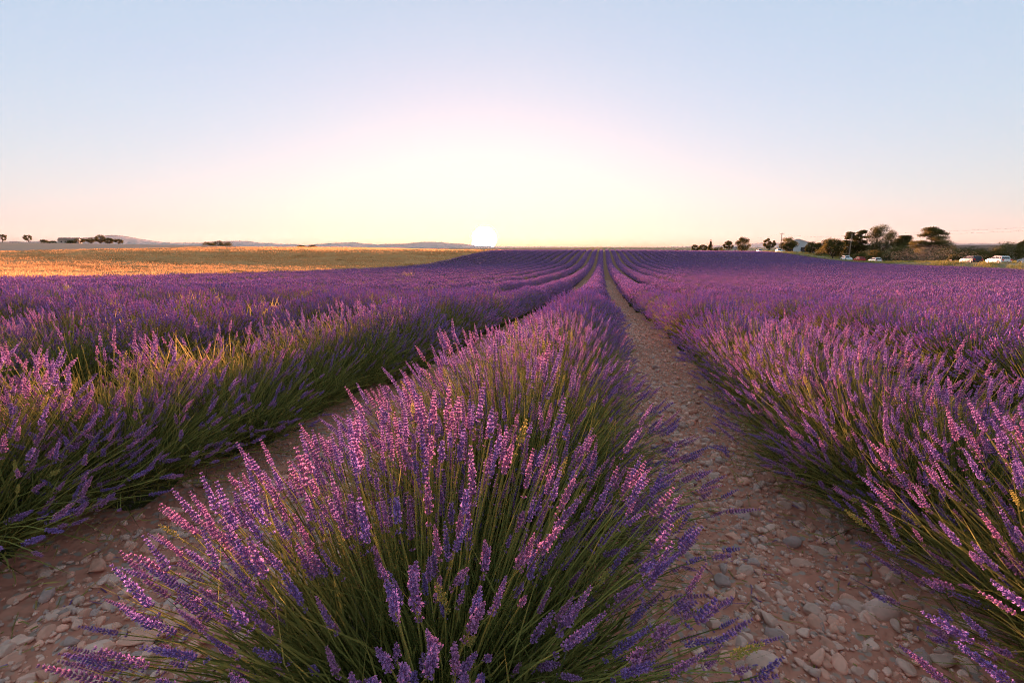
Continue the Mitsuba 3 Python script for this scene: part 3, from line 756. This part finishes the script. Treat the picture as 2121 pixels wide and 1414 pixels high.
trees += [
    ('shrub', 98.5, 131.0, 4.2, 6.0, 'shrub', 'dusty green shrub between the dark hatchback and the long house', 'shrub'),
    ('shrub', 104.5, 112.0, 3.4, 6.0, 'shrub', 'shrub between the silver estate and the right end of the long house', 'shrub'),
    ('shrub', 101.0, 170.0, 5.6, 9.0, 'shrub', 'tall brown shrub behind the largest pine', 'shrub'),
]
trees_left = [
    ('leafy_tree', -478.5, 318.8, 7.0, 8.2, 'open', 'umbrella shaped tree, first from the left on the skyline', 'tree'),
    ('leafy_tree', -458.0, 322.6, 6.6, 6.4, 'open', 'stocky small tree, second from the left on the skyline', 'tree'),
    ('shrub', -447.5, 326.0, 2.9, 8.0, 'shrub', 'rounded shrub left of the farmhouse on the skyline', 'shrub'),
    ('shrub', -442.0, 328.0, 2.0, 6.5, 'shrub', 'low shrub between the rounded shrub and the farmhouse', 'shrub'),
    ('shrub', -431.0, 334.0, 2.6, 6.5, 'shrub', 'shrub against the left wall of the farmhouse', 'shrub'),
    ('leafy_tree', -415.5, 329.0, 4.2, 8.5, 'broad', 'low tree just right of the farmhouse', 'tree'),
    ('leafy_tree', -407.0, 331.0, 4.6, 8.0, 'broad', 'low tree in the farm grove, second from the farmhouse', 'tree'),
    ('leafy_tree', -400.5, 333.0, 7.4, 7.0, 'broad', 'tallest tree of the farm grove', 'tree'),
    ('leafy_tree', -393.5, 334.0, 5.0, 8.0, 'broad', 'tree right of the tallest in the farm grove', 'tree'),
    ('leafy_tree', -387.0, 336.0, 4.2, 7.5, 'broad', 'last tree at the right end of the farm grove', 'tree'),
    ('shrub', -331.0, 366.0, 4.0, 9.5, 'shrub', 'left bush of the lone clump on the wheat skyline', 'shrub'),
    ('shrub', -323.0, 368.0, 5.0, 9.5, 'shrub', 'middle bush of the lone clump on the wheat skyline', 'shrub'),
    ('shrub', -315.0, 370.0, 4.2, 9.0, 'shrub', 'right bush of the lone clump on the wheat skyline', 'shrub'),
    ('shrub', -270.0, 407.0, 2.4, 9.0, 'shrub', 'low hedge bush left on the skyline near the hills', 'shrub'),
    ('shrub', -261.0, 410.0, 2.6, 10.0, 'shrub', 'low hedge bush right on the skyline near the hills', 'shrub'),
]
count = {}
for i, t in enumerate(trees + trees_left):
    c = count[t[0]] = count.get(t[0], -1) + 1
    tree(t[0], c, *t[1:8], group=G1 if i < len(trees) else G2, seed=i)

# ------------------------------------------------------------------ buildings
def box(cx, cy, cz, sx, sy, sz):
    m = trimesh.creation.box((sx, sy, sz)); m.apply_translation((cx, cy, cz)); return m
def gable_house(key, x, y, turn, length, width, wall_h, rise, wall_mat, roof_mat, label, category, openings, over=0.5, sink=0.3):
    """ridge along local x; openings: (kind, side, along, sill, w, h)"""
    M = mat4((x, y, float(ground_z(x, y)) - sink), rotz(turn)); tw = T(M.tolist())
    from shapely.geometry import Polygon
    L, W = length / 2, width / 2
    prof = Polygon([(-W, 0), (W, 0), (W, wall_h), (0, wall_h + rise), (-W, wall_h)])
    def lift(poly, a, b):
        m = trimesh.creation.extrude_polygon(poly, b - a); v = np.array(m.vertices)
        m.vertices = np.stack([v[:, 2] + a, v[:, 0], v[:, 1]], -1); return m
    scene[key + '__wall'] = {**mikit.ply(lift(prof, -L, L), wall_mat), 'to_world': tw}
    o = over; s = rise / W
    for i, sg in enumerate((-1, 1)):
        slab = Polygon([(0, wall_h + rise + 0.02), (sg * (W + o), wall_h - s * o + 0.02), (sg * (W + o), wall_h - s * o + 0.20), (0, wall_h + rise + 0.20)])
        scene[numbered(key + '__roof', i)] = {**mikit.ply(lift(slab, -L - o * 0.6, L + o * 0.6), roof_mat), 'to_world': tw}
    counts = {}
    for kind, side, along, sill, w, h in openings:
        c = counts[kind] = counts.get(kind, -1) + 1
        if side in 'fb':
            m = box(along, (W + 0.02) * (1 if side == 'b' else -1), sill + h / 2, w, 0.12, h)
        else:
            m = box((L + 0.02) * (1 if side == 'r' else -1), along, sill + h / 2, 0.12, w, h)
        scene[numbered(key + '__' + kind, c)] = {**mikit.ply(m, 'mat_window' if kind == 'window' else 'mat_dark'), 'to_world': tw}
    tell(key, label, category)
gable_house('warehouse', 106.0, 296.0, math.radians(90 - 20), 24, 17.5, 4.6, 3.0, 'mat_cladding', 'mat_roof_sheet', 'pale grey metal warehouse with low gable roof behind the trees', 'warehouse',
            [('door', 'l', -3.5, 0.0, 3.5, 3.4), ('door', 'l', 3.5, 0.0, 3.5, 3.4), ('window', 'f', -4, 1.5, 2, 1), ('window', 'f', 4, 1.5, 2, 1)])
gable_house('long_house', 123.0, 181.0, math.radians(-33), 25, 8.0, 2.7, 2.3, 'mat_plaster', 'mat_roof_tile', 'long low house with tiled roof behind the shrubs on the right', 'house',
            [('door', 'f', -2.0, 0.0, 1.1, 2.1)] + [('window', 'f', a, 1.0, 1.2, 1.2) for a in (-9, -5.5, 3, 6.5, 10)] + [('window', 'l', 0, 1.0, 1.1, 1.2)])
gable_house('farmhouse', -437.0, 338.0, math.radians(34), 13.5, 7.0, 3.0, 2.0, 'mat_plaster', 'mat_roof_tile', 'distant low farmhouse on the left skyline', 'farmhouse',
            [('door', 'f', 0.5, 0.0, 1.2, 2.1)] + [('window', 'f', a, 1.0, 1.1, 1.2) for a in (-4.5, -2, 3, 5)])
gable_house('shed', 74.8, 300.0, math.radians(-15), 2.4, 2.2, 3.0, 0.35, 'mat_plaster', 'mat_roof_sheet', 'small pale shed on the skyline left of the round tree', 'shed', [('door', 'f', 0, 0.0, 0.9, 1.9)], over=0.15)

# ------------------------------------------------------------------ poles and wires
def tube_mesh(pts, r, sides=8):
    pts = np.asarray(pts, float)
    V, F, _ = tubes(pts[None], np.broadcast_to(np.asarray(r, float), (len(pts),))[None], sides, np.zeros((1, 2)))
    return V, F
def pole(n, x, y, h, arm, label, r=0.19):
    key = numbered('utility_pole', n); z = float(ground_z(x, y))
    scene[key + '__post'] = mikit.ply(tube_mesh([[x, y, z - 0.5], [x, y, z + h * 0.5], [x, y, z + h]], [r, r * 0.85, r * 0.7]), 'mat_pole', smooth=True)
    if arm:
        scene[key + '__crossarm'] = mikit.ply(box(x, y, z + h - 0.35, arm, 0.14, 0.14), 'mat_pole')
        for i, a in enumerate((-0.45, 0.0, 0.45)):
            scene[numbered(key + '__insulator', i)] = mikit.ply(tube_mesh([[x + a * arm, y, z + h - 0.28], [x + a * arm, y, z + h - 0.12], [x + a * arm, y, z + h + 0.02]], [0.05, 0.07, 0.03], 6), 'mat_rim')
    tell(key, label, 'utility pole', 'utility poles along the road')
    return np.array([x, y, z + h])
pa = pole(0, 77.2, 172.5, 8.2, 0, 'bare wooden pole, the nearest and tallest, among the trees')
pb = pole(1, 74.6, 226.5, 8.0, 1.9, 'wooden pole with crossarm rising from the pair of trees')
pc = pole(2, 76.2, 176.5, 5.2, 0, 'short thin pole just left of the tallest pole', 0.09)
pd = pole(3, 77.5, 300.0, 9.5, 1.4, 'tiny far pole above the round tree on the skyline', 0.1)
pe = np.array([131.0, 96.0, 9.0])
def wire(n, a, b, sag, label):
    t = np.linspace(0, 1, 24)[:, None]
    p = a * (1 - t) + b * t; p[:, 2] -= (4 * t * (1 - t))[:, 0] * sag
    key = numbered('power_line', n)
    scene[key] = mikit.ply(tube_mesh(p, 0.018, 4), 'mat_wire')
    tell(key, label, 'power line', 'power lines of the roadside poles')
wire(0, pa - [0, 0, 0.4], pb - [0, 0, 0.3], 0.9, 'thin wire between the tall bare pole and the crossarm pole')
wire(1, pa - [0, 0, 0.3], pe, 1.1, 'upper thin wire rising to the right edge over the long house')
wire(2, pa - [0, 0, 0.9], pe - [0, 0, 0.9], 1.1, 'lower thin wire rising to the right edge over the long house')
wire(3, pb - [0, 0, 0.2], pd - [0, 0, 0.3], 1.2, 'thin wire between the crossarm pole and the far pole')
pole(4, 131.0, 96.0, 12.2, 0, 'wooden pole standing outside the picture on the right')

# ------------------------------------------------------------------ cars
def car(n, x, y, heading, paint, tall, label, length=4.2):
    """heading: direction of the bonnet, radians from +x"""
    import manifold3d as m3
    key = numbered('parked_car', n)
    M = mat4((x, y, float(ground_z(x, y)) - 0.03), rotz(heading)); tw = T(M.tolist())
    L, H = length / 2, 1.72 if tall else 1.46
    def hull(pts):
        return m3.Manifold.hull_points(np.asarray(pts, float))
    def both(pts):
        return [(a, s * b, c) for a, b, c in pts for s in (-1, 1)]
    belt = 0.98 if tall else 0.90
    low = hull(both([(-L, 0.74, 0.42), (-L + 0.10, 0.84, 0.24), (-L + 0.03, 0.80, belt - 0.06), (-L + 0.2, 0.86, belt), (0.3, 0.88, belt), (0.3, 0.88, 0.24), (L - 0.9, 0.86, belt - 0.06),
                     (L - 0.12, 0.72, belt - 0.22), (L, 0.62, 0.55), (L - 0.04, 0.66, 0.28), (L - 0.3, 0.84, 0.24)]))
    tail = -L + (0.10 if tall else 0.28)
    cab = hull(both([(tail - 0.02, 0.78, belt - 0.02), (tail + 0.30, 0.62, H - 0.03), (-0.5, 0.64, H), (0.10, 0.62, H - 0.05), (0.95, 0.76, belt - 0.03)]))
    for wx_ in (-L + 0.78, L - 0.82):
        low = low - m3.Manifold.cylinder(2.4, 0.36, 0.36, 20, True).rotate([90, 0, 0]).translate([wx_, 0, 0.32])
    low, cab = low.refine_to_length(0.5), cab.refine_to_length(0.5)
    scene[key + '__body'] = {**mikit.ply(low + cab, 'mat_paint_' + paint, smooth=30), 'to_world': tw}
    glass = hull(both([(tail + 0.06, 0.785, belt + 0.03), (tail + 0.30, 0.655, H - 0.13), (-0.45, 0.672, H - 0.12), (0.06, 0.655, H - 0.15), (0.82, 0.775, belt + 0.03)]))
    pillar = [m3.Manifold.cube([0.09, 3, 2], True).translate([px, 0, belt + 0.5]) for px in (-0.25, tail + 0.55)]
    side = glass
    for p in pillar:
        side = side - p
    side = side - m3.Manifold.cube([9, 1.25, 9], True)
    scene[key + '__window'] = {**mikit.ply(side, 'mat_window'), 'to_world': tw}
    shield = hull(both([(0.97, 0.66, belt + 0.03), (0.20, 0.55, H - 0.12), (0.10, 0.55, H - 0.12), (0.85, 0.66, belt + 0.03)]))
    rear = hull(both([(tail - 0.035, 0.64, belt + 0.08), (tail + 0.25, 0.52, H - 0.14), (tail + 0.4, 0.52, H - 0.14), (tail + 0.2, 0.64, belt + 0.08)]))
    scene[key + '__windscreen'] = {**mikit.ply(shield, 'mat_window'), 'to_world': tw}
    scene[key + '__rear_window'] = {**mikit.ply(rear, 'mat_window'), 'to_world': tw}
    i = 0
    for wx_ in (-L + 0.78, L - 0.82):
        for sg in (-1, 1):
            tyre = m3.Manifold.cylinder(0.20, 0.31, 0.31, 24, True).rotate([90, 0, 0]).translate([wx_, sg * 0.76, 0.31])
            rim = m3.Manifold.cylinder(0.215, 0.19, 0.19, 16, True).rotate([90, 0, 0]).translate([wx_, sg * 0.762, 0.31])
            scene[numbered(key + '__wheel', i) + '__tyre'] = {**mikit.ply(tyre, 'mat_tyre', smooth=40), 'to_world': tw}
            scene[numbered(key + '__wheel', i) + '__rim'] = {**mikit.ply(rim, 'mat_rim', smooth=40), 'to_world': tw}
            i += 1
    for i, sg in enumerate((-1, 1)):
        scene[numbered(key + '__tail_lamp', i)] = {**mikit.ply(box(-L + 0.06, sg * 0.66, belt - 0.13, 0.16, 0.26, 0.24), 'mat_tail_lamp'), 'to_world': tw}
        scene[numbered(key + '__headlight', i)] = {**mikit.ply(box(L - 0.10, sg * 0.56, belt - 0.30, 0.14, 0.30, 0.16), 'mat_head_lamp'), 'to_world': tw}
        scene[numbered(key + '__door_mirror', i)] = {**mikit.ply(box(0.62, sg * 0.90, belt + 0.05, 0.10, 0.16, 0.13), 'mat_paint_' + paint), 'to_world': tw}
    scene[key + '__bumper'] = {**mikit.ply(box(-L + 0.05, 0, 0.36, 0.14, 1.40, 0.16), 'mat_dark'), 'to_world': tw}
    tell(key, label, 'car', 'cars parked along the road')
UP = math.pi / 2
cars = [(73.8, 114.8, UP, 'navy', False, 'dark hatchback parked on the road in front of shrubs, seen from behind'),
        (73.4, 107.2, UP, 'white', False, 'white car parked just left of the tall silver estate'),
        (74.6, 101.6, UP, 'silver', True, 'tall silver estate car with red tail lamps at the far right'),
        (77.4, 99.0, UP, 'teal', True, 'pale blue green car at the right edge, partly behind the silver estate'),
        (74.0, 150.7, UP, 'white', False, 'white car with red tail lamps parked nearest to the dust'),
        (74.0, 159.3, UP, 'red', False, 'red car parked between the two white ones'),
        (74.0, 166.6, -UP, 'white', False, 'white car facing the camera, below the tall bare pole'),
        (74.0, 226.0, -UP, 'white', False, 'bright car under the pair of trees by the crossarm pole'),
        (74.0, 252.0, -UP, 'silver', False, 'distant pale car on the crest left of the pair of trees'),
        (65.0, 305.0, 0.3, 'navy', False, 'distant dark car below the cypress')]
for i, c in enumerate(cars):
    car(i, *c)
import manifold3d as m3
tub = m3.Manifold.hull_points(np.array([(sx * w, sy * w * 0.8, h) for w, h in ((0.28, 0.0), (0.46, 0.62), (0.46, 0.68)) for sx in (-1, 1) for sy in (-1, 1)]))
tub = tub - m3.Manifold.hull_points(np.array([(sx * w, sy * w * 0.78, h) for w, h in ((0.25, 0.06), (0.43, 0.9)) for sx in (-1, 1) for sy in (-1, 1)]))
scene['container'] = {**mikit.ply(tub, 'mat_dark'), 'to_world': T(mat4((76.0, 123.5, float(ground_z(76.0, 123.5)) + 0.02)).tolist())}
tell('container', 'black tapered container standing on the dry verge left of the dark hatchback', 'container')

# dry grass on the verge
for t in range(3):
    group_of(blades(90 + t, 90, 1.1, 0.25, 0.75, 0.35, 0.012, 0.6, [1.55, 1.75, 1.9][t]), 'mat_lavender', f'verge_tile_{t}')
rng = np.random.default_rng(33)
for i in range(520):
    y = rng.uniform(84, 262); x = rng.choice([rng.uniform(70.3, 71.9), rng.uniform(76.2, 82.0)])
    scene[f'verge_grass__{i + 1:04d}'] = inst(f'verge_tile_{rng.integers(3)}', mat4((x, y, float(ground_z(x, y)) - 0.03), rotz(rng.uniform(0, 6.28)), rng.uniform(0.7, 1.2)))
tell('verge_grass', 'dry brown grass along both sides of the road', 'grass', kind='stuff')

# ------------------------------------------------------------------ hills
def hill(n, azd, elev, R, seed, label):
    """a long ridge: degrees left (-) or right (+) of the rows, and degrees its top stands above the eye"""
    az = np.linspace(azd[0], azd[-1], 260)
    h = np.interp(az, azd, elev)
    top = 1.0 + R * np.tan(np.radians(h)) + 26.0 * (meshkit.fbm(np.stack([az * 1.4, az * 0, az * 0], -1), 4, seed) - 0.5)
    top = np.maximum(top, -30)
    rows_ = []
    for f, dr_ in ((-0.02, -2200), (0.45, -1100), (0.8, -450), (1.0, 0), (0.7, 700), (-0.02, 2000)):
        Rr = R + dr_ + 300 * (meshkit.fbm(np.stack([az * 0.9, az * 0 + f, az * 0], -1), 3, seed + 3) - 0.5)
        zz = -60 + (top + 60) * max(f, 0) + 18 * (meshkit.fbm(np.stack([az * 3, az * 0 + f * 5, az * 0], -1), 3, seed + 9) - 0.5) * (0 < f < 1)
        rows_.append(np.stack([Rr * np.sin(np.radians(az)), Rr * np.cos(np.radians(az)), zz], -1))
    v = np.array(rows_); k = np.arange(v.shape[0] * v.shape[1]).reshape(v.shape[:2])
    q = np.stack([k[:-1, :-1], k[:-1, 1:], k[1:, 1:], k[1:, :-1]], -1).reshape(-1, 4)
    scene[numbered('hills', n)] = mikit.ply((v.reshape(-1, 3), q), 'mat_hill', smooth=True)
    tell(numbered('hills', n), label, 'hills', kind='structure')
diffuse('mat_hill', lambda p, n, uv: mix((0.25, 0.20, 0.19), (0.36, 0.29, 0.27), fbm(p.x * 0.004, p.y * 0.004, 0.0, 4)))  # pale tone has part of the distance haze put into the colour
def az_el(pts):
    u = np.array([a for a, _ in pts], float); v = np.array([b for _, b in pts], float)
    a = np.degrees(np.arctan((u - CX) / (FPX / math.cos(PITCH)))) - math.degrees(YAW)
    return a, np.degrees(np.arctan((511.0 - v) / np.hypot(FPX, u - CX)))
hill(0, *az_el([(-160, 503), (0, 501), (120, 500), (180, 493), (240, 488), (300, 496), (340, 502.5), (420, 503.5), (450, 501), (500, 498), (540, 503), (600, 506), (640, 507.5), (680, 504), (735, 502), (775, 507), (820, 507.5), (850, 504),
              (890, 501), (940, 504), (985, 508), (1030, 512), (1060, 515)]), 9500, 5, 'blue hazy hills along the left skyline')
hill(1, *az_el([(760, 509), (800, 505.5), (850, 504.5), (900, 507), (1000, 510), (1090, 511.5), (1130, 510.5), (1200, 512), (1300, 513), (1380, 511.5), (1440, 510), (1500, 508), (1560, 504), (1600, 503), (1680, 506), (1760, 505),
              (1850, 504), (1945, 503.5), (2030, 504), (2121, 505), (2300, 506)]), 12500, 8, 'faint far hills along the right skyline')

# ------------------------------------------------------------------ air and dust
HAZE_MEDIUM = {'type': 'homogeneous', 'albedo': {'type': 'rgb', 'value': [0.95, 0.95, 0.95]}, 'sigma_t': {'type': 'rgb', 'value': [0.85e-5, 0.95e-5, 1.1e-5]}, 'phase': {'type': 'hg', 'g': 0.1}}
if HAZE:
    scene['air'] = HAZE_MEDIUM
    bottom, top = float(min(gv[:, 2].min(), -75.0)) - 1.0, 420.0
    scene['haze'] = {'type': 'cube', 'to_world': T().translate([0, 0, (bottom + top) / 2]).scale([18000, 18000, (top - bottom) / 2]), 'bsdf': {'type': 'null'}, 'interior': {'type': 'ref', 'id': 'air'}}
    tell('haze', 'thin evening haze over the whole plain', 'haze', kind='stuff')
    scene['camera']['medium'] = {'type': 'ref', 'id': 'air'}

rng = np.random.default_rng(8)
puffs = []
for i in range(16):
    t = (i + 0.5) / 16
    s_ = math.sin(math.pi * t) ** 0.7
    m = trimesh.creation.icosphere(subdivisions=3)
    v = np.array(m.vertices) * (0.75 + 0.5 * meshkit.fbm(np.array(m.vertices) * 1.6 + 9 * i, 3, i))[:, None]
    v = v * np.array([3.4, 3.6, 0.9 + 1.7 * s_ * rng.uniform(0.5, 1.0)]) + [78.0 + rng.uniform(-1.5, 2.5), 125 + 24 * t, 0]
    v[:, 2] += float(ground_z(78.0, 125 + 24 * t)) + 1.0 + 1.4 * s_ * rng.uniform(0.5, 1.2)
    puffs.append(m3.Manifold(m3.Mesh(v.astype(np.float32), np.array(m.faces, np.uint32))))
scene['dust_cloud'] = {**mikit.ply(m3.Manifold.batch_boolean(puffs, m3.OpType.Add), {'type': 'null'}, smooth=False),
    'interior': {'type': 'homogeneous', 'albedo': {'type': 'rgb', 'value': [0.93, 0.90, 0.88]}, 'sigma_t': {'type': 'rgb', 'value': [0.0024, 0.0024, 0.0024]}}}
if HAZE:
    scene['dust_cloud']['exterior'] = {'type': 'ref', 'id': 'air'}
tell('dust_cloud', 'pale dust drifting over the road in front of the pines', 'dust', kind='stuff')
